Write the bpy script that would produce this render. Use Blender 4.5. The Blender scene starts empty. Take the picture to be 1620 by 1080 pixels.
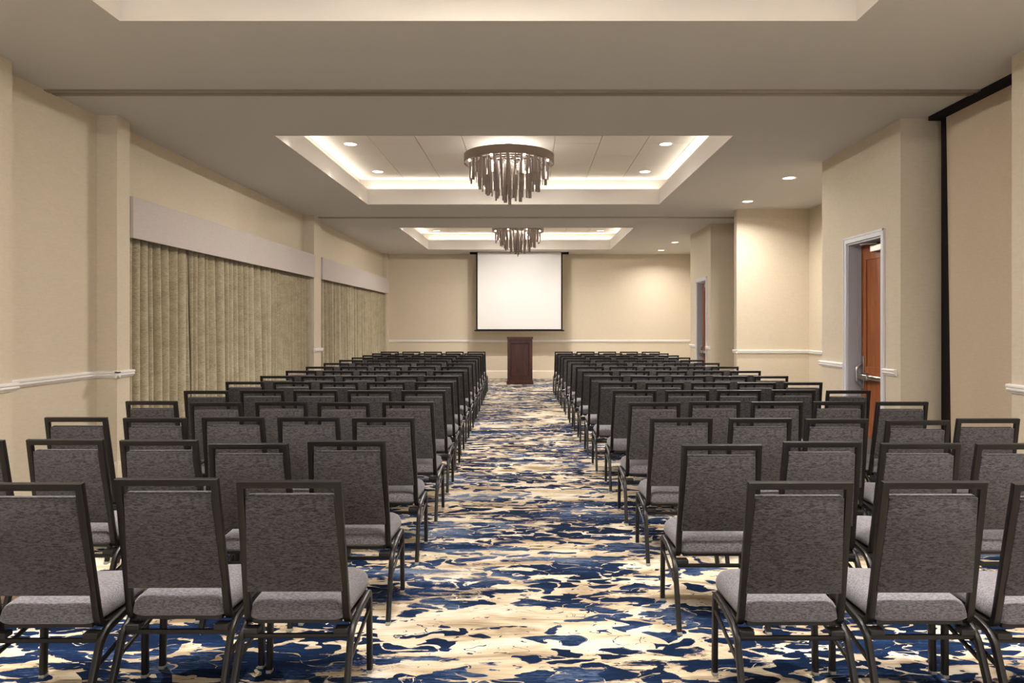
import bpy, bmesh, math, random
from mathutils import Vector, Matrix

random.seed(7)
C = bpy.context.scene.collection
SC = bpy.context.scene
R = math.radians
EYE = 1.48
F = 1080.0

# ------------------------------------------------------------------ camera, world, exposure
cam_d = bpy.data.cameras.new('camera')
cam_d.sensor_width = 36.0
cam_d.lens = 24.0
cam_d.shift_x = -28.0 / 1620
cam_d.shift_y = -27.0 / 1620
cam_d.clip_start = 0.05
cam_d.clip_end = 100
cam = bpy.data.objects.new('camera', cam_d)
cam.location = (0, 0, EYE)
cam.rotation_euler = (R(90), 0, 0)
C.objects.link(cam)
SC.camera = cam

world = bpy.data.worlds.new('world')
SC.world = world
world.use_nodes = True
world.node_tree.nodes['Background'].inputs[0].default_value = (0.9, 0.85, 0.8, 1)
world.node_tree.nodes['Background'].inputs[1].default_value = 0.0

SC.view_settings.view_transform = 'Standard'
SC.view_settings.look = 'None'
SC.view_settings.gamma = 1
SC.view_settings.use_curve_mapping = False
SC.view_settings.exposure = 0.32

P_COVE = 5.0       # watts per cove run of four metres
P_DOWN = 16.0       # watts per tray downlight
P_ALC = 32.0        # watts per side downlight
P_CHAN = 20.0       # watts per chandelier bulb
P_GLOW = 4.0        # watts per lamp above the chandelier frame
P_WIN = 150.0       # cool light through an unseen window added behind the camera
WARM = (1.0, 0.935, 0.87)
COVE_COL = (1.0, 0.91, 0.81)

# ------------------------------------------------------------------ helpers
def tag(o, label=None, cat=None, group=None, kind=None):
    if label: o['label'] = label
    if cat: o['category'] = cat
    if group: o['group'] = group
    if kind: o['kind'] = kind
    return o

def empty(name, loc=(0, 0, 0), rz=0):
    o = bpy.data.objects.new(name, None)
    o.empty_display_size = 0.1
    o.location = loc
    o.rotation_euler = (0, 0, rz)
    C.objects.link(o)
    return o

def obj(name, bm, mat, parent=None, smooth=False):
    me = bpy.data.meshes.new(name)
    bmesh.ops.recalc_face_normals(bm, faces=bm.faces[:])
    if smooth:
        for f in bm.faces: f.smooth = True
    bm.to_mesh(me); bm.free()
    if smooth:
        try: me.set_sharp_from_angle(angle=R(35))
        except Exception: pass
    me.materials.append(mat)
    o = bpy.data.objects.new(name, me)
    C.objects.link(o)
    if parent: o.parent = parent
    return o

def box(bm, x0, x1, y0, y1, z0, z1, bev=0.0):
    vs = [bm.verts.new(p) for p in ((x0,y0,z0),(x1,y0,z0),(x1,y1,z0),(x0,y1,z0),(x0,y0,z1),(x1,y0,z1),(x1,y1,z1),(x0,y1,z1))]
    fs = [bm.faces.new([vs[i] for i in q]) for q in ((3,2,1,0),(4,5,6,7),(0,1,5,4),(1,2,6,5),(2,3,7,6),(3,0,4,7))]
    if bev > 0:
        es = list({e for f in fs for e in f.edges})
        bmesh.ops.bevel(bm, geom=es, offset=bev, segments=2, affect='EDGES', profile=0.5)
    return vs

def B(*boxes, bev=0.0):
    bm = bmesh.new()
    for b in boxes: box(bm, *b, bev=bev)
    return bm

def prism(bm, poly, axis, a, b):
    """poly: list of 2D points; axis 'x': (y,z) extruded in x; 'y': (x,z); 'z': (x,y)"""
    def P(u, v, t):
        return {'x': (t, u, v), 'y': (u, t, v), 'z': (u, v, t)}[axis]
    A = [bm.verts.new(P(u, v, a)) for u, v in poly]
    Bv = [bm.verts.new(P(u, v, b)) for u, v in poly]
    n = len(poly)
    bm.faces.new(A); bm.faces.new(Bv[::-1])
    for i in range(n):
        bm.faces.new([A[i], A[(i+1) % n], Bv[(i+1) % n], Bv[i]])

def fillet(pts, r, n=5):
    pts = [Vector(p) for p in pts]
    if not isinstance(r, (list, tuple)): r = [r] * len(pts)
    out = [pts[0]]
    for i in range(1, len(pts) - 1):
        p, a, b = pts[i], (pts[i-1] - pts[i]), (pts[i+1] - pts[i])
        if r[i] == 0:
            out.append(p); continue
        rr = min(r[i], a.length * .49, b.length * .49)
        pa, pb = p + a.normalized() * rr, p + b.normalized() * rr
        for k in range(n + 1):
            t = k / n
            out.append((1-t)**2 * pa + 2*t*(1-t) * p + t*t * pb)
    out.append(pts[-1])
    return out

def rrect(w, h, r=0.005, n=2):
    pts = []
    for cx, cy, a0 in ((w/2-r, h/2-r, 0), (-w/2+r, h/2-r, 90), (-w/2+r, -h/2+r, 180), (w/2-r, -h/2+r, 270)):
        for k in range(n + 1):
            a = R(a0 + 90 * k / n)
            pts.append((cx + r*math.cos(a), cy + r*math.sin(a)))
    return pts

def circ(r, n=10):
    return [(r*math.cos(2*math.pi*k/n), r*math.sin(2*math.pi*k/n)) for k in range(n)]

def sweep(bm, path, prof, up=(1, 0, 0)):
    """profile's first coordinate lies along 'up' as far as it can"""
    path = [Vector(p) for p in path]
    rings = []
    up = Vector(up)
    for i, p in enumerate(path):
        if i == 0: t = path[1] - p
        elif i == len(path) - 1: t = p - path[i-1]
        else: t = (path[i+1] - p).normalized() + (p - path[i-1]).normalized()
        t.normalize()
        u = (up - t * up.dot(t)).normalized()
        v = t.cross(u)
        rings.append([bm.verts.new(p + u*a + v*b) for a, b in prof])
    n = len(prof)
    for A, Bq in zip(rings, rings[1:]):
        for k in range(n):
            bm.faces.new([A[k], A[(k+1) % n], Bq[(k+1) % n], Bq[k]])
    bm.faces.new(rings[0][::-1]); bm.faces.new(rings[-1])

def lathe(bm, prof, n=32, cx=0, cy=0, close=False):
    rings = []
    for r, z in prof:
        if r < 1e-6: rings.append([bm.verts.new((cx, cy, z))])
        else: rings.append([bm.verts.new((cx + r*math.cos(2*math.pi*k/n), cy + r*math.sin(2*math.pi*k/n), z)) for k in range(n)])
    pairs = list(zip(rings, rings[1:]))
    if close: pairs.append((rings[-1], rings[0]))
    for A, Bq in pairs:
        for k in range(n):
            k2 = (k+1) % n
            q = [A[k % len(A)], A[k2 % len(A)], Bq[k2 % len(Bq)], Bq[k % len(Bq)]]
            u = []
            for v in q:
                if v not in u: u.append(v)
            if len(u) > 2: bm.faces.new(u)

# ------------------------------------------------------------------ materials
def srgb(r, g, b):
    f = lambda c: (c/255/12.92) if c/255 <= 0.04045 else ((c/255+0.055)/1.055)**2.4
    return (f(r), f(g), f(b), 1)

def new_mat(name, col, rough=0.6, metal=0.0, spec=0.5):
    m = bpy.data.materials.new(name)
    m.use_nodes = True
    b = m.node_tree.nodes['Principled BSDF']
    b.inputs['Base Color'].default_value = col
    b.inputs['Roughness'].default_value = rough
    b.inputs['Metallic'].default_value = metal
    b.inputs['Specular IOR Level'].default_value = spec
    return m

class NT:
    def __init__(s, m):
        s.m = m; s.t = m.node_tree; s.b = s.t.nodes['Principled BSDF']
        s.tc = s.t.nodes.new('ShaderNodeTexCoord')
    def link(s, a, b): s.t.links.new(a, b)
    def mapping(s, scale, loc=(0,0,0), rot=(0,0,0)):
        n = s.t.nodes.new('ShaderNodeMapping')
        n.inputs['Scale'].default_value = scale
        n.inputs['Location'].default_value = loc
        n.inputs['Rotation'].default_value = rot
        s.link(s.tc.outputs['Object'], n.inputs['Vector'])
        return n.outputs['Vector']
    def noise(s, vec, scale=1.0, detail=2.0, rough=0.5, dist=0.0):
        n = s.t.nodes.new('ShaderNodeTexNoise')
        n.inputs['Scale'].default_value = scale
        n.inputs['Detail'].default_value = detail
        n.inputs['Roughness'].default_value = rough
        n.inputs['Distortion'].default_value = dist
        s.link(vec, n.inputs['Vector'])
        return n.outputs['Fac']
    def math(s, op, a, b=None, c=None):
        n = s.t.nodes.new('ShaderNodeMath'); n.operation = op
        for i, v in enumerate((a, b, c)):
            if v is None: continue
            if isinstance(v, (int, float)): n.inputs[i].default_value = v
            else: s.link(v, n.inputs[i])
        return n.outputs[0]
    def ramp(s, fac, stops, interp='LINEAR'):
        n = s.t.nodes.new('ShaderNodeValToRGB')
        n.color_ramp.interpolation = interp
        e = n.color_ramp.elements
        while len(e) < len(stops): e.new(0.5)
        for el, (p, c) in zip(e, stops):
            el.position = p; el.color = c if len(c) == 4 else (*c, 1)
        s.link(fac, n.inputs['Fac'])
        return n.outputs['Color']
    def mix(s, fac, a, b):
        n = s.t.nodes.new('ShaderNodeMix'); n.data_type = 'RGBA'
        for i, v in ((0, fac), (6, a), (7, b)):
            if isinstance(v, (int, float)): n.inputs[i].default_value = v
            elif isinstance(v, tuple): n.inputs[i].default_value = v
            else: s.link(v, n.inputs[i])
        return n.outputs[2]
    def bump(s, h, strength=0.3, dist=0.002):
        n = s.t.nodes.new('ShaderNodeBump')
        n.inputs['Strength'].default_value = strength
        n.inputs['Distance'].default_value = dist
        s.link(h, n.inputs['Height'])
        s.link(n.outputs['Normal'], s.b.inputs['Normal'])
    def color(s, c): s.link(c, s.b.inputs['Base Color'])

def wall_mat(name, c1, c2, bstr=0.25):
    m = new_mat(name, c1, 0.75, spec=0.25); n = NT(m)
    f = n.noise(n.mapping((14, 14, 90)), 1, 3, 0.6)
    f2 = n.noise(n.mapping((160, 160, 25)), 1, 2, 0.5)
    s = n.math('ADD', n.math('MULTIPLY', f, .6), n.math('MULTIPLY', f2, .4))
    n.color(n.ramp(s, [(0.3, c2), (0.7, c1)]))
    n.bump(s, bstr, 0.001)
    return m

M_WALL = wall_mat('wallpaper', srgb(214, 202, 181), srgb(203, 190, 168))
M_PANEL = wall_mat('pocket_panel_fabric', srgb(206, 188, 166), srgb(194, 176, 152))
M_CEIL = new_mat('ceiling_paint', srgb(202, 200, 195), 0.9, spec=0.15)
M_TRAY = new_mat('tray_paint', srgb(206, 199, 190), 0.85, spec=0.2)
M_TRIM = new_mat('white_trim', srgb(232, 228, 224), 0.4)
M_BASE = new_mat('baseboard_paint', srgb(224, 211, 190), 0.5)
M_GREYTRIM = new_mat('door_frame_paint', srgb(214, 214, 218), 0.4)
M_JAMB = new_mat('jamb_paint', srgb(176, 176, 182), 0.45)
M_TRACK = new_mat('track_metal', srgb(150, 142, 130), 0.5, 0.3)
M_BLACK = new_mat('flat_black', srgb(28, 24, 26), 0.8, spec=0.2)
M_SLOT = new_mat('track_slot', srgb(34, 30, 28), 0.8, spec=0.2)
M_PELMET = wall_mat('pelmet_fabric', srgb(197, 188, 182), srgb(187, 177, 170), .15)
M_STEEL = new_mat('brushed_steel', srgb(190, 184, 176), 0.3, 1.0)
M_SCREEN = new_mat('screen_fabric', srgb(218, 216, 214), 0.8, spec=0.1)
M_BRONZE = new_mat('chair_frame_paint', srgb(21, 18, 17), 0.40, 0.1, 0.45)
M_PLASTIC = new_mat('black_plastic', srgb(26, 25, 25), 0.5)
M_GLIDE = new_mat('clear_glide', srgb(150, 150, 146), 0.3)
M_CHAND = new_mat('chandelier_metal', srgb(138, 125, 114), 0.42, 0.5)
M_TUBE = new_mat('chandelier_tube', srgb(150, 139, 131), 0.5, 0.35)

m = M_TILE = new_mat('ceiling_tile', srgb(232, 226, 216), 0.9, spec=0.1)
n = NT(m); n.bump(n.noise(n.mapping((1,1,1)), 180, 2), .2, .001)

# carpet
def carpet():
    m = new_mat('patterned_carpet', srgb(222, 205, 175), 0.95, spec=0.1); n = NT(m)
    def sub(a, b): return n.math('SUBTRACT', a, b)
    def add(a, b): return n.math('ADD', a, b)
    def mul(a, b): return n.math('MULTIPLY', a, b)
    L = n.noise(n.mapping((0.6, 1.15, 1), (3.1, 1.7, 0)), 1, 2, 0.5)                  # where the ground is more or less blue
    A2 = n.noise(n.mapping((1.3, 6.5, 1), (8, 3, 5)), 1, 2, 0.5, 0.4)                 # long bands
    S = n.noise(n.mapping((5, 130, 1), (0, 0, 7)), 1, 3, 0.65)                        # weft streaks
    S2 = n.noise(n.mapping((28, 260, 1), (0, 0, 9)), 1, 2, 0.6)
    K = n.noise(n.mapping((0.9, 1.7, 1), (7, 7, 1)), 1, 1)                            # where the edges break up
    st = sub(add(mul(S, .6), mul(S2, .4)), .5)
    k = n.math('MAXIMUM', sub(K, 0.44), 0.02)
    e = mul(mul(st, k), 3.0)
    # leopard spots: cells of a warped voronoi, some filled, some merging
    base = n.mapping((5.3, 10.2, 1))
    wn = n.t.nodes.new('ShaderNodeTexNoise'); wn.inputs['Scale'].default_value = .75; wn.inputs['Detail'].default_value = 1.5
    n.link(base, wn.inputs['Vector'])
    vm = n.t.nodes.new('ShaderNodeVectorMath'); vm.operation = 'MULTIPLY_ADD'
    n.link(wn.outputs['Color'], vm.inputs[0]); vm.inputs[1].default_value = (3.0, 2.4, 0); n.link(base, vm.inputs[2])
    def voro(feature):
        v = n.t.nodes.new('ShaderNodeTexVoronoi'); v.voronoi_dimensions = '2D'; v.feature = feature
        v.inputs['Scale'].default_value = 1.0; n.link(vm.outputs[0], v.inputs['Vector']); return v
    ve = voro('DISTANCE_TO_EDGE').outputs['Distance']
    vc = voro('F1').outputs['Color']
    sp = n.t.nodes.new('ShaderNodeSeparateColor'); n.link(vc, sp.inputs[0])
    W = n.noise(n.mapping((9, 17, 1), (5, 5, 5)), 1, 1, .5, .8)
    vd = voro('F1').outputs['Distance']
    core = n.math('MINIMUM', sub(ve, .06), mul(sub(.47, vd), .8))
    shape = add(sub(core, mul(sub(W, .5), .55)), mul(e, .7))
    dens = add(mul(sub(L, .5), 3.4), .80)
    filled = n.math('LESS_THAN', sp.outputs[0], dens)
    spots = mul(n.math('GREATER_THAN', shape, 0), filled)
    bands = n.math('GREATER_THAN', add(add(A2, mul(sub(L, .5), .55)), add(mul(e, 1.2), mul(sub(W, .5), .18))), .575)
    vein = n.math('GREATER_THAN', add(sub(ve, mul(sub(W, .47), .20)), .0), .0)
    W2 = n.noise(n.mapping((14, 30, 1), (1, 2, 3)), 1, 2, .5, 1.0)
    specks = n.math('GREATER_THAN', add(add(W2, mul(e, 1.5)), mul(sub(L, .5), .25)), .655)
    blue = n.math('MAXIMUM', n.math('MAXIMUM', spots, specks), mul(bands, vein))
    # broken outlines round some of the empty cells
    ring = n.math('LESS_THAN', n.math('ABSOLUTE', add(shape, .025)), .017)
    ring = mul(mul(ring, n.math('GREATER_THAN', sp.outputs[1], .90)), n.math('GREATER_THAN', W, .49))
    # blue shades
    B1 = n.noise(n.mapping((0.9, 2.4, 1), (2, 9, 3)), 1, 2, 0.6, .4)
    bs = add(add(B1, mul(st, 1.1)), mul(sub(sp.outputs[2], .5), .12))
    bcol = n.ramp(bs, [(0.40, srgb(11, 26, 50)), (0.54, srgb(17, 37, 69)), (0.62, srgb(48, 67, 99)), (0.76, srgb(116, 127, 146))])
    # cream ground
    G = n.noise(n.mapping((1.6, 5.5, 1), (4, 4, 4)), 1, 3, 0.6, .8)
    gs = add(G, mul(sub(S, .5), .35))
    gcol = n.ramp(gs, [(0.34, srgb(148, 129, 103)), (0.43, srgb(182, 164, 137)), (0.51, srgb(203, 187, 160)), (0.66, srgb(220, 212, 197))])
    c = n.mix(blue, gcol, bcol)
    c = n.mix(ring, c, srgb(34, 46, 78))
    n.color(c)
    h = n.noise(n.mapping((1, 1, 1)), 420, 1)
    n.bump(add(h, mul(S2, .5)), .45, .003)
    return m
M_CARPET = carpet()

def fabric(name, dark, light, sc=1.0):
    m = new_mat(name, light, 0.85, spec=0.25); n = NT(m)
    f = n.noise(n.mapping((60*sc, 60*sc, 250*sc)), 1, 3, 0.7, .6)
    f2 = n.noise(n.mapping((30, 30, 60)), 1, 2, 0.6)
    s = n.math('ADD', n.math('MULTIPLY', f, .85), n.math('MULTIPLY', f2, .15))
    n.color(n.ramp(s, [(0.38, dark), (0.6, light)]))
    n.bump(s, .7, .003)
    m.node_tree.nodes['Principled BSDF'].inputs['Sheen Weight'].default_value = 0.25
    m.node_tree.nodes['Principled BSDF'].inputs['Sheen Roughness'].default_value = 0.5
    return m
M_FAB = fabric('chair_fabric', srgb(30, 29, 31), srgb(86, 83, 85))
def lit_seat_fabric():  # chair fabric in a lighter tone, light from above put into the colour
    m = new_mat('lit_seat_fabric', srgb(110, 107, 111), 0.85, spec=0.25); n = NT(m)
    f = n.noise(n.mapping((75, 260, 260)), 1, 3, 0.65)
    n.color(n.ramp(f, [(0.36, srgb(70, 67, 71)), (0.62, srgb(122, 119, 124))]))
    n.bump(f, .5, .003)
    m.node_tree.nodes['Principled BSDF'].inputs['Sheen Weight'].default_value = 0.25
    return m
M_SEAT_LIT = lit_seat_fabric()

def curtain_mat():
    m = new_mat('curtain_chenille', srgb(150, 138, 110), 0.8, spec=0.2); n = NT(m)
    f = n.noise(n.mapping((40, 20, 300)), 1, 3, 0.65)
    g = n.noise(n.mapping((1, 3, 6)), 1, 3, 0.6)
    s = n.math('ADD', n.math('MULTIPLY', f, .75), n.math('MULTIPLY', g, .25))
    n.color(n.ramp(s, [(0.36, srgb(122, 111, 86)), (0.5, srgb(156, 144, 117)), (0.64, srgb(182, 172, 146))]))
    n.bump(f, .4, .002)
    m.node_tree.nodes['Principled BSDF'].inputs['Sheen Weight'].default_value = 0.4
    return m
M_CURT = curtain_mat()

def wood(name, c1, c2, c3, rough=.35, sc=1.0):
    m = new_mat(name, c2, rough); n = NT(m)
    f = n.noise(n.mapping((9*sc, 9*sc, 1.1*sc)), 1.6, 5, 0.6, 1.2)
    g = n.noise(n.mapping((120, 120, 6)), 1, 2, .5)
    s = n.math('ADD', n.math('MULTIPLY', f, .8), n.math('MULTIPLY', g, .2))
    n.color(n.ramp(s, [(0.32, c1), (0.5, c2), (0.68, c3)]))
    return m
M_MAHOG = wood('mahogany', srgb(44, 18, 11), srgb(66, 29, 16), srgb(82, 39, 21), .38)
M_GROOVE_SHADE = wood('shaded_mahogany', srgb(24, 9, 6), srgb(34, 14, 9), srgb(42, 18, 11), .4)  # mahogany darkened, shade of the panel groove put into the colour
M_DOOR = wood('cherry_door', srgb(130, 72, 36), srgb(152, 88, 45), srgb(168, 102, 57), .35)

def emis(name, col, s):
    m = new_mat(name, (0.9, 0.9, 0.9, 1), 0.5)
    b = m.node_tree.nodes['Principled BSDF']
    b.inputs['Emission Color'].default_value = (*col, 1)
    b.inputs['Emission Strength'].default_value = s
    return m
M_LENS = emis('lamp_lens', (1.0, 0.96, 0.90), 4.0)
M_BULB = emis('bulb_glass', (1.0, 0.92, 0.82), 12.0)
M_STRIP = emis('light_strip', (1.0, 0.9, 0.78), 1.5)

def area(name, loc, sx, sy, power, col=WARM, up=False, disk=False, spread=180, parent=None, rz=0):
    d = bpy.data.lights.new(name, 'AREA')
    d.shape = 'DISK' if disk else 'RECTANGLE'
    d.size = sx
    if not disk: d.size_y = sy
    d.energy = power; d.color = col; d.spread = R(spread)
    o = bpy.data.objects.new(name, d)
    o.location = loc
    o.rotation_euler = (R(180) if up else 0, 0, rz)
    C.objects.link(o)
    if parent: o.parent = parent
    return o

# ------------------------------------------------------------------ room dimensions
ZC = 3.402                       # main ceiling
ZS = 3.638                       # top of tray fascia
ZT = 3.822                       # tile ceiling in the trays
XL, XLP = -3.975, -3.79          # left wall, left pillar face
XR = 3.46                        # right wall face
XA = 4.67                        # right alcove wall
Y0, Y1 = -7.0, 18.7
TX0, TX1 = -2.605, 2.08
TRAYS = [(-6.22, -2.27), (0.38, 4.33), (6.94, 10.93), (13.57, 17.5)]
WT = ZC + 0.02

floor = obj('floor', B((-4.2, 4.9, Y0 - .2, Y1 + .2, -0.1, 0)), M_CARPET); tag(floor, kind='structure')

bm = bmesh.new()
box(bm, XL - .2, XL, Y0, Y1, 0, WT)
box(bm, XL, XLP, Y0, 5.0, 0, WT)
box(bm, XL, XLP, 6.27, 6.47, 0, WT)
box(bm, XL, XLP, 12.0, 12.4, 0, WT)
box(bm, XL, -3.86, 18.45, Y1, 0, WT)
tag(obj('wall_left', bm, M_WALL), kind='structure')
tag(obj('wall_back', B((XL - .2, XA + .2, Y1, Y1 + .2, 0, WT)), M_WALL), kind='structure')
WX0, WX1, WZ0, WZ1 = -2.6, 2.6, 1.0, 2.9
tag(obj('wall_front', B((XL - .2, WX0, Y0 - .2, Y0, 0, WT), (WX1, XA + .2, Y0 - .2, Y0, 0, WT), (WX0, WX1, Y0 - .2, Y0, 0, WZ0), (WX0, WX1, Y0 - .2, Y0, WZ1, WT)), M_WALL), kind='structure')
bm = B((WX0, WX1, Y0 - .12, Y0 - .06, WZ0, WZ0 + .06), (WX0, WX1, Y0 - .12, Y0 - .06, WZ1 - .06, WZ1))
for q in range(5):
    xx = WX0 + (WX1 - WX0 - .06) * q / 4; box(bm, xx, xx + .06, Y0 - .12, Y0 - .06, WZ0 + .06, WZ1 - .06)
tag(obj('added_window_1', bm, M_TRIM), kind='structure')  # unseen window, added to bring cool light onto the near chair backs
o = area('added_daylight', (0, Y0 - .25, (WZ0 + WZ1) / 2), WX1 - WX0, WZ1 - WZ0, P_WIN, (0.78, 0.88, 1.0)); o.rotation_euler = (R(90), 0, 0)  # added lamp outside the unseen window

DREC = 3.60                     # door leaf plane
DOORS = [(6.71, 7.44), (13.39, 14.12)]
DH = 2.355
bm = bmesh.new()
box(bm, XA, XA + .2, Y0, Y1, 0, WT)                        # outer right wall
box(bm, XR, XA, Y0, 4.9, 0, WT)
for (a, b), (d0, d1) in zip(((6.37, 8.08), (13.05, 14.70)), DOORS):
    box(bm, XR, 3.86, a, d0, 0, WT)
    box(bm, XR, 3.86, d1, b, 0, WT)
    box(bm, XR, 3.86, d0, d1, DH, WT)
    box(bm, 3.86, XA, a, b, 0, WT)
box(bm, XR, XA, 11.41, 11.55, 0, WT)
box(bm, 3.90, XA, 4.9, 6.37, 0, WT)
box(bm, 3.90, XA, 11.55, 13.05, 0, WT)
tag(obj('wall_right', bm, M_WALL), kind='structure')

# ceiling with its four trays
bm = bmesh.new()
ys = [Y0 - .2] + [v for t in TRAYS for v in t] + [Y1 + .2]
box(bm, XL - .2, TX0, ys[0], ys[-1], ZC, ZS)
box(bm, TX1, XA + .2, ys[0], ys[-1], ZC, ZS)
for i in range(0, len(ys), 2):
    box(bm, TX0, TX1, ys[i], ys[i+1], ZC, ZS)
tag(obj('ceiling', bm, M_CEIL), kind='structure')
SB = 0.15
for ti, (a, b) in enumerate(TRAYS):
    # pale fascia board lining the tray, then the set-back upper wall
    bm = bmesh.new()
    t = .012
    box(bm, TX0, TX0 + t, a, b, ZC - .003, ZS + .004)
    box(bm, TX1 - t, TX1, a, b, ZC - .003, ZS + .004)
    box(bm, TX0 + t, TX1 - t, a, a + t, ZC - .003, ZS + .004)
    box(bm, TX0 + t, TX1 - t, b - t, b, ZC - .003, ZS + .004)
    x0, x1, c, d = TX0 - SB, TX1 + SB, a - SB, b + SB
    box(bm, x0 - .03, x0, c - .03, d + .03, ZS, ZT + .05)
    box(bm, x1, x1 + .03, c - .03, d + .03, ZS, ZT + .05)
    box(bm, x0, x1, c - .03, c, ZS, ZT + .05)
    box(bm, x0, x1, d, d + .03, ZS, ZT + .05)
    tag(obj('trim_%d' % (ti + 1), bm, M_TRAY), kind='structure')
    bm = bmesh.new()
    box(bm, x0 - .03, x1 + .03, c - .03, d + .03, ZT + .02, ZT + .06)
    px = 0.585; py = 1.20; g = 0.004
    xs = [x0] + [(-2.02 + px * k) for k in range(8) if -2.02 + px * k < x1 - .08] + [x1]
    for i in range(len(xs) - 1):
        off = 0.6 if i % 2 else 0.0
        yy = [c] + [c + off + py * k + .25 for k in range(6) if c + .1 < c + off + py * k + .25 < d - .1] + [d]
        for j in range(len(yy) - 1):
            box(bm, xs[i] + g, xs[i+1] - g, yy[j] + g, yy[j+1] - g, ZT, ZT + .02)
    tag(obj('ceiling', bm, M_TILE), kind='structure')
    # LED runs on the ledge
    zz = ZS + .022
    runs = [((TX0 - .085, (a+b)/2), .03, b - a), ((TX1 + .085, (a+b)/2), .03, b - a),
            (((TX0+TX1)/2, a - .085), TX1 - TX0, .03), (((TX0+TX1)/2, b + .085), TX1 - TX0, .03)]
    side = ('left', 'right', 'near', 'far')
    bay = ('rearmost', 'nearest', 'middle', 'farthest')[ti]
    for sd, ((cx, cy), sx, sy) in zip(side, runs):
        s = obj('light_strip', B((cx - sx/2, cx + sx/2, cy - sy/2, cy + sy/2, ZS, ZS + .012)), M_STRIP)
        tag(s, 'hidden cove light strip along %s edge of the %s ceiling tray' % (sd, bay), 'light strip', 'cove light strips')
        area('cove_light', (cx, cy, zz), sx, sy, P_COVE * max(sx, sy) / 4, COVE_COL, up=True)

# partition tracks in the ceiling
for k, (ya, yb, xb) in enumerate(((5.585, 5.73, 3.88), (12.22, 12.38, 3.88), (-1.1, -.95, 3.4))):
    t = empty('partition_track', (0, ya, ZC))
    tag(t, 'grey metal partition track across the ceiling, %s' % ('in front of the middle tray', 'beyond the middle tray', 'behind the nearest tray')[k], 'track', 'ceiling partition tracks')
    w = yb - ya
    xa = XL if k == 0 else XLP
    obj('rail', B((xa, xb, 0, w*.42, -.012, 0), (xa, xb, w*.6, w, -.008, 0)), M_TRACK, t)
    obj('slot', B((xa, xb, w*.42, w*.6, -.002, 0)), M_SLOT, t)

# ------------------------------------------------------------------ chair rails and baseboards
RP = [(0, .99), (.012, .99), (.017, 1.0), (.024, 1.004), (.030, 1.012), (.030, 1.020), (.025, 1.024), (.026, 1.028), (.034, 1.034), (.034, 1.046), (.028, 1.052), (0, 1.055)]
BP = [(0, 0), (.016, 0), (.016, .19), (.011, .205), (.006, .218), (0, .22)]
def run(name, prof, segs, mat):
    """segs: (kind, plane, from, to, dir); kind 'x': wall at x=plane running along y"""
    bm = bmesh.new()
    for kd, pl, a, b, s in segs:
        if kd == 'x': prism(bm, [(pl + s*u, v) for u, v in prof], 'y', a, b)
        else: prism(bm, [(pl + s*u, v) for u, v in prof], 'x', a, b)
    return tag(obj(name, bm, mat), kind='structure')
cn = .034
left_segs = [('x', XLP, Y0, 5.0 + cn, 1), ('x', XL, 5.0, 6.27, 1), ('y', 6.27, XL, XLP + cn, -1), ('x', XLP, 6.27 - cn, 6.47 + cn, 1), ('x', XLP, 12.0 - cn, 12.4 + cn, 1)]
run('trim_5', RP, left_segs, M_TRIM)
run('trim_6', RP, [('y', Y1, -3.86, XA, -1)], M_TRIM)
right = [('x', XR, Y0, 4.9 + .02, -1)]
for a, b, c0, c1 in ((6.43, 8.08 + cn, 6.65, 7.50), (13.09, 14.70 + cn, 13.33, 14.18)):
    right += [('x', XR, a, c0, -1), ('x', XR, c1, b, -1)]
right += [('x', XA, 8.08, 11.41, -1), ('y', 11.41, XR - .03, XA, -1), ('x', XR, 11.41 - cn, 11.55, -1), ('x', XA, 14.7, Y1, -1)]
run('trim_7', RP, right, M_TRIM)
run('baseboard_left', BP, [('x', XLP, Y0, 5.0, 1), ('x', XL, 5.0, 6.27, 1), ('y', 6.27, XL, XLP + .016, -1), ('x', XLP, 6.27, 6.47, 1), ('x', XLP, 12.0, 12.4, 1)], M_BASE)
run('baseboard_back', BP, [('y', Y1, -3.86, XA, -1)], M_BASE)
rb = [('x', XR, Y0, 4.9, -1)]
for a, b, c0, c1 in ((6.37, 8.08, 6.65, 7.50), (13.05, 14.70, 13.33, 14.18)):
    rb += [('x', XR, a, c0, -1), ('x', XR, c1, b, -1), ('y', a, XR - .016, 3.8, -1)]
rb += [('x', XA, 8.08, 11.41, -1), ('y', 11.41, XR - .016, XA, -1), ('x', XA, 14.7, Y1, -1)]
run('baseboard_right', BP, rb, M_BASE)

# ------------------------------------------------------------------ partition pocket on the right
p = empty('partition_pocket_door', (3.78, 4.9, 0))
tag(p, 'tall beige pocket door with black edge hiding the folding partition, right wall', 'pocket door')
bm = bmesh.new(); prism(bm, [(0.02, .015), (1.215, .015), (1.295, 3.36), (0.02, 3.36)], 'x', 0, .04)
obj('panel', bm, M_PANEL, p)
bm = bmesh.new(); prism(bm, [(1.217, .01), (1.31, .01), (1.37, 3.385), (1.297, 3.385)], 'x', -.004, .06)
obj('gap_strip', bm, M_BLACK, p)  # black strip fills the gap beside the panel, its shade put into colour
p = empty('partition_track_header', (3.72, 4.9, 3.36))
tag(p, 'black track header at the ceiling above the beige pocket door', 'track header')
obj('header', B((-.03, .16, .0, 1.42, .004, .042)), M_BLACK, p)
tag(obj('wall_pocket', B((3.84, 3.90, 4.9, 6.37, 0, ZC)), M_BLACK), kind='structure')  # black sheet behind the panel, stands in for darkness in the gap

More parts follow.
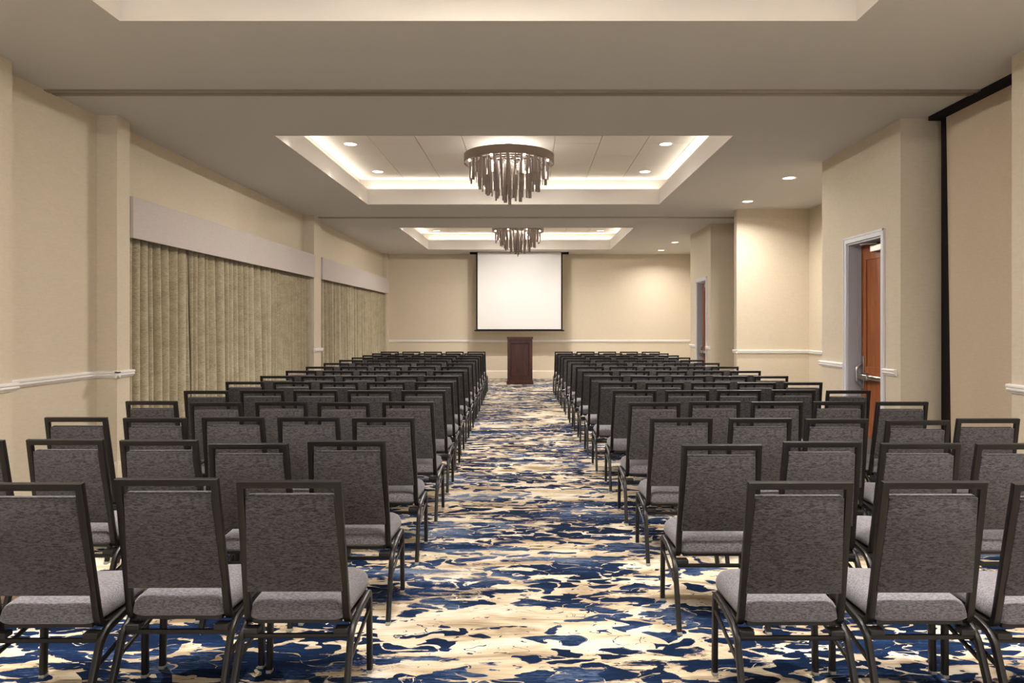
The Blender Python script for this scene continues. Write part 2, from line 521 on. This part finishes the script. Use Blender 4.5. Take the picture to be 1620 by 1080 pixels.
# ------------------------------------------------------------------ doors
def make_door(i, d0, d1, X):
    D = empty('door_%d' % i, (XR, d0, 0)); tag(D, kind='structure')
    w = d1 - d0
    cw = .062
    bm = bmesh.new()
    for a, b in ((-cw, 0), (w, w + cw)):
        box(bm, -.014, 0, a, b, 0, DH + cw, bev=.002)
        box(bm, -.020, -.014, (a if a < 0 else b - .018), (a + .018 if a < 0 else b), 0, DH + cw)
    box(bm, -.014, 0, 0, w, DH, DH + cw)
    box(bm, -.020, -.014, -cw, w + cw, DH + cw - .018, DH + cw)
    obj('casing', bm, M_GREYTRIM, D)
    bm = bmesh.new()
    box(bm, .002, .30, w - .02, w, 0, DH)
    box(bm, .002, .30, 0, .02, 0, DH)
    box(bm, .002, .30, .02, w - .02, DH - .02, DH)
    box(bm, .10, .138, w - .035, w - .02, 0, DH - .02)
    obj('jamb', bm, M_JAMB, D)
    leaf = empty('door_leaf', (X, .022, .01)); leaf.parent = D
    lw, lh = w - .044, DH - .034
    st = .11
    bm = bmesh.new()
    box(bm, .012, .045, 0, lw, 0, lh)
    box(bm, 0, .012, 0, st, 0, lh); box(bm, 0, .012, lw - st, lw, 0, lh)
    box(bm, 0, .012, st, lw - st, 0, .28); box(bm, 0, .012, st, lw - st, .86, 1.02); box(bm, 0, .012, st, lw - st, lh - .16, lh)
    obj('door_panel', bm, M_DOOR, leaf)
    k = obj('kick_plate', B((-.003, 0, .02, lw - .02, .01, .27)), M_STEEL, leaf)
    k['label'] = 'brushed steel kick plate'
    bm = bmesh.new()
    box(bm, -.055, -.02, .02, lw - .03, .89, .935, bev=.008)
    box(bm, -.075, -.02, lw - .26, lw - .05, .885, .94, bev=.008)
    box(bm, -.02, 0, .02, .09, .885, .94); box(bm, -.02, 0, lw - .16, lw - .06, .87, .955)
    obj('push_bar', bm, M_STEEL, leaf)
    bm = bmesh.new()
    box(bm, -.012, 0, lw - .075, lw - .02, .78, 1.13, bev=.004)
    sweep(bm, fillet([(-.012, lw - .05, .80), (-.075, lw - .05, .84), (-.075, lw - .05, 1.0), (-.012, lw - .05, 1.05)], .03), circ(.011, 8), (0, 1, 0))
    obj('door_handle', bm, M_STEEL, leaf)
    obj('strike', B((-.03, -.01, lw - .012, lw + .018, .875, .955)), M_PLASTIC, leaf)
    bm = bmesh.new()
    box(bm, -.055, 0, .10, .38, lh - .10, lh - .03, bev=.006)
    sweep(bm, [(-.05, .24, lh - .02), (-.12, .45, lh - .015), (-.03, lw - .08, lh - .01)], circ(.008, 8), (0, 0, 1))
    obj('door_closer', bm, M_STEEL, leaf)
    bm = bmesh.new()
    for z in (.25, 1.1, 2.05):
        lathe(bm, [(0, z), (.009, z), (.009, z + .11), (0, z + .11)], 8, -.01, -.006)
    obj('hinge', bm, M_STEEL, leaf)
    obj('threshold', B((.0, .30, 0.02, w - .02, 0, .008)), M_STEEL, D)
    return D
for i, (a, b) in enumerate(DOORS): make_door(i + 1, a, b, .14 if i == 0 else .115)

# ------------------------------------------------------------------ pelmets and curtains
for (a, b, nm) in ((6.485, 11.985, 'near'), (12.415, 18.30, 'far')):
    o = obj('pelmet', B((-.008, .02, 0, b - a, 0, .395), (-.185, -.0081, 0, b - a, .375, .395), (-.185, -.0081, 0, .02, 0, .3749), (-.185, -.0081, b - a - .02, b - a, 0, .3749)), M_PELMET)
    
    o.location = (-3.785, a, 2.303)
    tag(o, 'long flat grey padded pelmet above the %s run of curtains' % nm, 'pelmet', 'window pelmets')

def curtain(a, b, x0, seed, label):
    rnd = random.Random(seed)
    L = b - a
    n = int(L / .012)
    # irregular folds
    folds = []
    y = 0
    while y < L + .1:
        w = rnd.choice((rnd.uniform(.06, .10), rnd.uniform(.11, .17), rnd.uniform(.17, .26)))
        folds.append((y, w, min(.060, w * .46) * rnd.uniform(.75, 1), rnd.uniform(1.3, 3.0)))
        y += w
    nz = 14
    bm = bmesh.new()
    grid = []
    for j in range(nz + 1):
        z = 0.02 + (2.45 - .02) * j / nz
        t = 1 - j / nz
        row = []
        for i in range(n + 1):
            yy = L * i / n
            q = yy + .03 * math.sin(yy * 1.7 + seed) * t + .012 * math.sin(3.1 * t + yy * 4)
            f = None
            for fo in folds:
                if fo[0] <= q < fo[0] + fo[1]: f = fo; break
            if f is None: f = folds[0] if q < 0 else folds[-1]
            u = (q - f[0]) / f[1]
            prof = 1 - abs(2 * u - 1) ** f[3]
            x = -f[2] + 2 * f[2] * prof * (0.8 + .2 * t)
            x += .006 * math.sin(q * 9 + 2 * t)
            row.append(bm.verts.new((x, yy, z)))
        grid.append(row)
    for A, Bq in zip(grid, grid[1:]):
        for i in range(n):
            bm.faces.new([A[i], A[i+1], Bq[i+1], Bq[i]])
    o = obj('curtain', bm, M_CURT, smooth=False)
    for p in o.data.polygons: p.use_smooth = True
    md = o.modifiers.new('thickness', 'SOLIDIFY'); md.thickness = .004
    o.location = (x0, a, 0)
    tag(o, label, 'curtain', 'olive window curtains')
XC = -3.884
curtain(6.51, 7.76, XC, 1, 'narrow olive taupe curtain under the near pelmet, beside the near pillar')
curtain(7.78, 11.955, XC, 2, 'wide olive taupe curtain under the near pelmet, reaching the middle pillar')
curtain(12.445, 16.7, XC, 3, 'wide olive taupe curtain under the far pelmet, starting at middle pillar')
curtain(16.72, 18.27, XC, 4, 'narrow olive taupe curtain under the far pelmet, next to the end wall')

# ------------------------------------------------------------------ projection screen
s = empty('projection_screen', (-.275, 18.15, 0))
tag(s, 'white pull-down projection screen with black borders hanging above the lectern', 'projection screen')
zt, zb = 3.365, 1.325
obj('housing', B((-1.31, 1.31, -.05, .05, 3.345, ZC), bev=.004), M_BLACK, s)
obj('screen_surface', B((-1.105, 1.105, -.060, -.056, zb + .03, 3.39)), M_SCREEN, s)
obj('border', B((-1.145, -1.1051, -.0605, -.0555, zb + .01, 3.38), (1.1051, 1.145, -.0605, -.0555, zb + .01, 3.38), (-1.1051, 1.1051, -.0605, -.0555, zb + .01, zb + .03)), M_BLACK, s)
obj('weight_bar', B((-1.19, 1.19, -.075, -.04, zb - .025, zb + .01), bev=.006), M_BLACK, s)

# ------------------------------------------------------------------ lectern
l = empty('lectern', (-.24, 16.8, 0))
tag(l, 'dark mahogany lectern with recessed front panel standing below the screen', 'lectern')
hw = .308
obj('plinth', B((-hw - .022, hw + .022, -.022, .47, 0, .075), (-hw - .012, hw + .012, -.012, .46, .075, .105), bev=.006), M_MAHOG, l)
bm = bmesh.new()
box(bm, -hw, hw, .02, .45, .10, 1.12)
for b_ in ((-hw, -hw + .075, 0, .02, .10, 1.12), (hw - .075, hw, 0, .02, .10, 1.12), (-hw + .075, hw - .075, 0, .02, .10, .19), (-hw + .075, hw - .075, 0, .02, 1.03, 1.12)):
    box(bm, *b_)
obj('body', bm, M_MAHOG, l)
ix0, ix1, iz0, iz1 = -hw + .075, hw - .075, .19, 1.03
bm = bmesh.new()
for b_ in ((ix0, ix0 + .018, .006, .02, iz0, iz1), (ix1 - .018, ix1, .006, .02, iz0, iz1), (ix0 + .018, ix1 - .018, .006, .02, iz0, iz0 + .018), (ix0 + .018, ix1 - .018, .006, .02, iz1 - .018, iz1)):
    box(bm, *b_, bev=.003)
obj('panel_moulding', bm, M_GROOVE_SHADE, l)
bm = bmesh.new(); prism(bm, [(-.02, 1.12), (.47, 1.12), (.47, 1.10), (.47, 1.12), (-.02, 1.18)][:2] + [(.47, 1.135), (-.02, 1.175)], 'x', -hw - .015, hw + .015)
obj('reading_top', bm, M_MAHOG, l)

# ------------------------------------------------------------------ downlights
def downlight(x, y, z, power, label, group, spread=150, vis=True):
    t = empty('downlight', (x, y, z)); tag(t, label, 'ceiling light', group)
    bm = bmesh.new(); lathe(bm, [(.078, -.001), (.096, -.001), (.094, -.007), (.082, -.008), (.076, -.004)], 28, close=True)
    obj('trim_ring', bm, M_TRIM, t, smooth=True)
    bm = bmesh.new(); lathe(bm, [(0, -.0045), (.077, -.0045), (.077, -.001), (0, -.001)], 28)
    obj('lens', bm, M_LENS, t)
    a = area('downlight_lamp', (x, y, z - .012), .14, .14, power, WARM, disk=True, spread=spread)
    return t
words = ('rearmost', 'nearest', 'middle', 'farthest')
for ti, (a, b) in enumerate(TRAYS):
    cy = (a + b) / 2
    for sx, X in (('left', -2.325), ('right', 1.765)):
        for k, dy in (('near', -1.64), ('centre', -.08), ('far', 1.52)):
            downlight(X, cy + dy, ZT, P_DOWN, 'round white downlight at %s %s of the %s ceiling tray' % (k, sx, words[ti]), 'tray downlights', spread=64)
for y, w in ((8.95, 'nearer of two beside the middle tray'), (10.65, 'farther of two beside the middle tray'), (15.97, 'nearer of two beside the farthest tray'), (17.67, 'farther of two beside the farthest tray')):
    downlight(3.40, y, ZC, P_ALC, 'round recessed downlight in the right ceiling, ' + w, 'side aisle downlights')
for y, w in ((2.3, 'farther of two beside the nearest tray'), (0.6, 'nearer of two beside the nearest tray'), (-4.0, 'nearer of two behind the camera'), (-5.7, 'farther of two behind the camera')):
    downlight(2.9, y, ZC, P_ALC, 'round recessed downlight in the right ceiling, ' + w, 'side aisle downlights')

# ------------------------------------------------------------------ chandeliers
def copy_tree(o, parent=None):
    c = o.copy(); C.objects.link(c)
    if parent: c.parent = parent
    for ch in [q for q in o.children]:
        copy_tree(ch, c)
    return c

def make_chandelier(x, y, label):
    z0 = EYE + 2.10                        # lower rim of the ring
    t = empty('chandelier', (x, y, z0)); tag(t, label, 'chandelier', 'tiered tube chandeliers')
    bm = bmesh.new(); lathe(bm, [(.575, 0), (.588, 0), (.588, .107), (.575, .107)], 72, close=True)
    obj('ring', bm, M_CHAND, t, smooth=True)
    zc = ZT - z0
    bm = bmesh.new(); lathe(bm, [(0, zc), (.10, zc), (.10, zc - .03), (.03, zc - .04), (.03, .05), (0, .05)], 32)
    obj('canopy', bm, M_CHAND, t, smooth=True)
    bm = bmesh.new()
    for k in range(8):
        a = R(22.5 + 45 * k)
        sweep(bm, [(0, 0, .06), (.58 * math.cos(a), .58 * math.sin(a), .06)], rrect(.012, .018, .002, 1), (0, 0, 1))
    for k in range(8):
        a = R(22.5 + 45 * k); box(bm, .54*math.cos(a) - .012, .54*math.cos(a) + .012, .54*math.sin(a) - .012, .54*math.sin(a) + .012, .008, .06)
    for r in (.50, .395, .285, .17):
        lathe(bm, [(r - .008, .02), (r + .008, .02), (r + .008, .034), (r - .008, .034)], 48, close=True)
        for k in range(8):
            a = R(22.5 + 45 * k); box(bm, r*math.cos(a) - .004, r*math.cos(a) + .004, r*math.sin(a) - .004, r*math.sin(a) + .004, .03, .06)
    obj('spoke_frame', bm, M_CHAND, t)
    # tubes in tiers: the nearer the middle, the longer
    proto = {}
    rnd = random.Random(11)
    tiers = [(.50, 34, -.23), (.395, 28, -.33), (.285, 20, -.41), (.17, 12, -.46), (.06, 5, -.50)]
    for r, cnt, zb in tiers:
        for k in range(cnt):
            a = 2 * math.pi * (k + .5 * (cnt % 4 == 2)) / cnt
            rad = (.009, .019, .012, .023)[(k * 3 + cnt) % 4]
            ln = -zb + (-.05, .0, .045, -.02, .02)[(k * 2) % 5] * .8
            top = .015
            if rad not in proto:
                bm = bmesh.new()
                lathe(bm, [(rad, 0), (rad, 1), (rad - .002, 1), (rad - .002, 0)], 12, close=True)
                o = obj('tube', bm, M_TUBE, t, smooth=True); proto[rad] = o
            else:
                o = proto[rad].copy(); C.objects.link(o); o.parent = t
            o.location = (r * math.cos(a), r * math.sin(a), top - ln - .0)
            o.scale = (1, 1, ln)
    bm = bmesh.new(); lathe(bm, [(.012, -.56), (.012, .03), (0, .03), (0, -.56)], 12)
    obj('finial', bm, M_TUBE, t, smooth=True)
    pb = None
    for k in range(8):
        a = R(45 * k + 22.5)
        if pb is None:
            bm = bmesh.new(); lathe(bm, [(0, -.010), (.012, -.010), (.014, 0), (.014, .012), (0, .012)], 16)
            pb = o = obj('bulb', bm, M_BULB, t, smooth=True)
        else:
            o = pb.copy(); C.objects.link(o); o.parent = t
        o.location = (.540 * math.cos(a), .540 * math.sin(a), -.003)
    return t
def chandelier_lamps(x, y):
    for k in range(4):
        a = R(45 + 90 * k)
        d = bpy.data.lights.new('glow_lamp', 'POINT'); d.energy = P_GLOW; d.color = WARM; d.shadow_soft_size = .05
        o = bpy.data.objects.new('glow_lamp', d); C.objects.link(o)
        o.location = (x + .12 * math.cos(a), y + .12 * math.sin(a), EYE + 2.10 + .09)
    for k in range(8):
        a = R(45 * k + 22.5)
        area('bulb_lamp', (x + .540 * math.cos(a), y + .540 * math.sin(a), EYE + 2.10 - .022), .02, .02, P_CHAN, WARM, disk=True, spread=124).rotation_euler = Vector((-.64 * math.cos(a), -.64 * math.sin(a), .77)).to_track_quat('Z', 'Y').to_euler()
CX = -.27
ch = make_chandelier(CX, 8.93, 'large round chandelier of hanging metal tubes in the middle ceiling tray')
c2 = copy_tree(ch); c2.location = (CX, 15.53, EYE + 2.10); c2['label'] = 'round chandelier of hanging tubes in the farthest tray, above the screen'
c3 = copy_tree(ch); c3.location = (CX, 2.35, EYE + 2.10); c3['label'] = 'round chandelier of hanging tubes in the nearest tray, above the camera'
for y in (8.93, 15.53, 2.35): chandelier_lamps(CX, y)

# ------------------------------------------------------------------ banquet chair
def yb(z): return .085 * (.90 - z) / .55          # recline of the back

def cushion_outline(hb, hf, y0, y1, rb, rf, n=5):
    cs = [(-hb, y0, rb), (hb, y0, rb), (hf, y1, rf), (-hf, y1, rf)]
    out = []
    for i, (x, y, r) in enumerate(cs):
        p = Vector((x, y)); a = Vector(cs[i-1][:2]) - p; b = Vector(cs[(i+1) % 4][:2]) - p
        pa, pb_ = p + a.normalized()*r, p + b.normalized()*r
        for k in range(n + 1):
            t = k / n
            out.append((1-t)**2*pa + 2*t*(1-t)*p + t*t*pb_)
        # bow the front and back a little
    return out

def seat_bm():
    bm = bmesh.new()
    base = cushion_outline(.186, .205, .075, .455, .05, .085, 6)
    # subdivide long edges
    pts = []
    for i, p in enumerate(base):
        q = base[(i+1) % len(base)]
        pts.append(p)
        if (q - p).length > .06:
            for k in range(1, 5): pts.append(p.lerp(q, k/5))
    c = Vector((0, .265))
    layers = [(.014, .347), (.004, .353), (-.002, .365), (-.002, .380), (.003, .396), (.013, .411), (.032, .423), (.062, .431), (.11, .436)]
    rings = []
    for ins, z in layers:
        rings.append([])
        for p in pts:
            d = p - c; L = d.length
            q = c + d * (1 - ins / L)
            tilt = (q.y - .265) * .03
            if z < .36: tilt = 0
            rings[-1].append(bm.verts.new((q.x, q.y, z + tilt)))
    n = len(pts)
    for A, Bq in zip(rings, rings[1:]):
        for k in range(n): bm.faces.new([A[k], A[(k+1) % n], Bq[(k+1) % n], Bq[k]])
    bm.faces.new(rings[0][::-1])
    v = bm.verts.new((0, c.y, .439))
    for k in range(n): bm.faces.new([rings[-1][k], rings[-1][(k+1) % n], v])
    return bm

def slab(bm, zt, zb_, ht, hb, y_off0, y_off1, bev, seg=3):
    vs = []
    for yo in (y_off0, y_off1):
        for z, h in ((zb_, hb), (zt, ht)):
            for sx in (-1, 1): vs.append(bm.verts.new((sx*h, yb(z) + yo, z)))
    q = ((0,1,3,2), (4,6,7,5), (0,4,5,1), (2,3,7,6), (0,2,6,4), (1,5,7,3))
    fs = [bm.faces.new([vs[i] for i in f]) for f in q]
    es = list({e for f in fs for e in f.edges})
    bmesh.ops.bevel(bm, geom=es, offset=bev, segments=seg, affect='EDGES', profile=.5)

def backrest_bm():
    bm = bmesh.new()
    slab(bm, .846, .462, .1655, .181, .004, .034, .010)       # front pad
    slab(bm, .840, .464, .1650, .1805, -.009, .003, .004, 2)  # rear panel
    return bm

TP = rrect(.026, .022, .005, 2)
LP = rrect(.023, .030, .006, 2)
def back_frame_bm():
    bm = bmesh.new()
    zt = .887
    path = [(-.186, .40, .334), (-.190, .10, .330), (-.180, 0.002, zt), (.180, 0.002, zt), (.190, .10, .330), (.186, .40, .334)]
    # sides: profile width along x; top bar: profile width along z -> use normal to the back plane as up
    pts = fillet(path, [0, .045, 0, 0, .045, 0], 4)
    rings = []
    prof = rrect(.024, .027, .0035, 2)
    for i, p in enumerate(pts):
        if i == 0: t = pts[1] - p
        elif i == len(pts)-1: t = p - pts[i-1]
        else: t = (pts[i+1]-p).normalized() + (p-pts[i-1]).normalized()
        t.normalize()
        # plane normal: faces back for the upper part; turns for the seat rails
        side = Vector((1, 0, 0)) if p.x > 0 else Vector((-1, 0, 0))
        if abs(p.z - zt) < .02: u = Vector((0, 1, .15)).normalized()
        else: u = side.cross(t).normalized() * (1 if side.x > 0 else 1)
        if u.y < 0 and p.z > .4: u = -u
        u = (u - t*u.dot(t)).normalized()
        if i and u.dot(rings_u) < 0: u = -u
        rings_u = u
        v = t.cross(u)
        sc = 1.0
        if 0 < i < len(pts) - 1:
            sc = 1 / max(.5, t.dot((p - pts[i-1]).normalized()))
        rings.append([bm.verts.new(p + u*a + v*b*sc) for a, b in prof])
    n = len(prof)
    for A, Bq in zip(rings, rings[1:]):
        for k in range(n): bm.faces.new([A[k], A[(k+1) % n], Bq[(k+1) % n], Bq[k]])
    bm.faces.new(rings[0][::-1]); bm.faces.new(rings[-1])
    return bm

def rear_leg_bm(s):
    bm = bmesh.new()
    sweep(bm, fillet([(s*.207, .24, .335), (s*.208, .085, .312), (s*.213, -.035, .012)], .06, 6), LP)
    return bm
def front_leg_bm(s):
    bm = bmesh.new()
    sweep(bm, fillet([(s*.213, .372, .012), (s*.209, .378, .345), (s*.207, .24, .335)], .035, 6), LP)
    return bm
def brace_bm(s):
    bm = bmesh.new()
    sweep(bm, [(s*.211, .375, .275), (s*.2115, .045, .205)], rrect(.012, .018, .004, 2))
    return bm
def cross_bm(y, z):
    bm = bmesh.new()
    sweep(bm, [(-.209, y, z), (.209, y, z)], rrect(.018, .016, .004, 2), (0, 0, 1))
    return bm
def glide_bm(s, y):
    bm = bmesh.new(); box(bm, s*.213 - .012, s*.213 + .012, y - .016, y + .016, 0, .016, bev=.004)
    return bm

def make_chair():
    t = empty('banquet_chair')
    obj('seat', seat_bm(), M_SEAT_LIT, t, smooth=True)
    obj('backrest', backrest_bm(), M_FAB, t, smooth=True)
    obj('back_frame', back_frame_bm(), M_BRONZE, t, smooth=True)
    for s in (-1, 1):
        a = obj('leg', front_leg_bm(s), M_BRONZE, t, smooth=True)
        obj('foot_glide', glide_bm(s, .372), M_GLIDE, a)
        b = obj('leg', rear_leg_bm(s), M_BRONZE, t, smooth=True)
        obj('foot_glide', glide_bm(s, -.037), M_GLIDE, b)
        obj('brace', brace_bm(s), M_BRONZE, t, smooth=True)
    obj('stretcher', cross_bm(.083, .288), M_BRONZE, t, smooth=True)
    obj('stretcher', cross_bm(.355, .318), M_BRONZE, t, smooth=True)
    obj('seat_pan', B((-.165, .165, .095, .43, .330, .346)), M_PLASTIC, t)
    for s in (-1, 1):
        x = s * .172
        obj('spacer_block', B((x - .028, x + .028, .068, .112, .298, .319), bev=.004), M_PLASTIC, t)
    return t

K = 626.0
near = {
 'L': {1: [(375,540,760),(183,345,756.5),(-27,133,764)],
       2: [(487,610,697),(337,458,701),(190,313,696),(40,166,695),(-116,7,696)],
       3: [(558,655,660.5),(439,537,659.5),(320,417,659.5),(195,294,661),(71,170,660)],
       4: [(605,686,635.5),(503.5,583,636.5),(404.5,485,635.5),(301,382,636.5),(198,281.5,634.5)],
       5: [(636,704,617.5),(551,618.5,617.5),(465,533,617),(380,449,617),(291.5,361,618)],
       6: [(657.5,716,604),(581,640,604),(506,566,604),(432,492.5,603.7),(358,417,603.6)]},
 'R': {1: [(1184,1348,762),(1395,1561,761),(1603,1768,764)],
       2: [(1080,1204,703),(1238,1364,698.5),(1387,1510,701),(1543,1668,701.5)],
       3: [(1029,1127,661),(1155,1251,661.5),(1268.5,1367,662.5),(1397,1497,665),(1512.6,1613.5,662)],
       4: [(996,1075,636.5),(1091.5,1170,635),(1190.7,1268.5,635.5),(1288.5,1367,635),(1388.5,1466,635.6)],
       5: [(970,1037,617),(1054,1121,617.3),(1136.5,1202,617),(1220,1291,616.5),(1304,1372,617.5)],
       6: [(948,1006,604.5),(1022,1081,604.8),(1092,1151,604.8),(1166,1226,604.8),(1241,1300,604.6)]},
}
ordn = ['', 'first', 'second', 'third', 'fourth', 'fifth', 'sixth', 'seventh', 'eighth']
seatw = ['on the aisle', 'second from aisle', 'third from aisle', 'fourth from aisle', 'fifth from aisle']
proto = None
rnd = random.Random(5)
for side in 'LR':
    for row in range(1, 16):
        spots = []
        if row in near[side]:
            for xl, xr, y in near[side][row]:
                d = K / (y - 513)
                spots.append((((xl + xr)/2 - 838) * d / F, d))
        else:
            d = 2.504 + .861 * (row - 1)
            if side == 'L':
                e = -.795 - (row - 7) * .0186; sg = -1
            else:
                e = .668 - (row - 7) * .0168; sg = 1
            for k in range(5):
                spots.append((e + sg * (.193 + .463 * k) + rnd.uniform(-.002, .002), d + rnd.uniform(-.02, .02)))
        for k in range(1, len(spots)):            # neighbours' legs stand side by side
            gap = abs(spots[k][0] - spots[k-1][0])
            if gap < .459: spots[k] = (spots[k][0] + (.459 - gap) * (-1 if side == 'L' else 1), spots[k][1])
        for k, (x, d) in enumerate(spots):
            if proto is None: proto = o = make_chair()
            else: o = copy_tree(proto)
            o.location = (x, d, 0)
            o.rotation_euler = (0, 0, R(rnd.uniform(-.7, .7)))
            if row <= 8: rw = ordn[row] + ' row from camera' if row > 1 else 'nearest row'
            else: rw = ordn[16 - row] + ' row from lectern' if row < 15 else 'row nearest lectern'
            o['label'] = 'grey padded banquet chair %s of aisle, %s, seat %s' % ('left' if side == 'L' else 'right', rw, seatw[k])
            o['category'] = 'chair'
            o['group'] = 'banquet chairs %s of the aisle' % ('left' if side == 'L' else 'right')
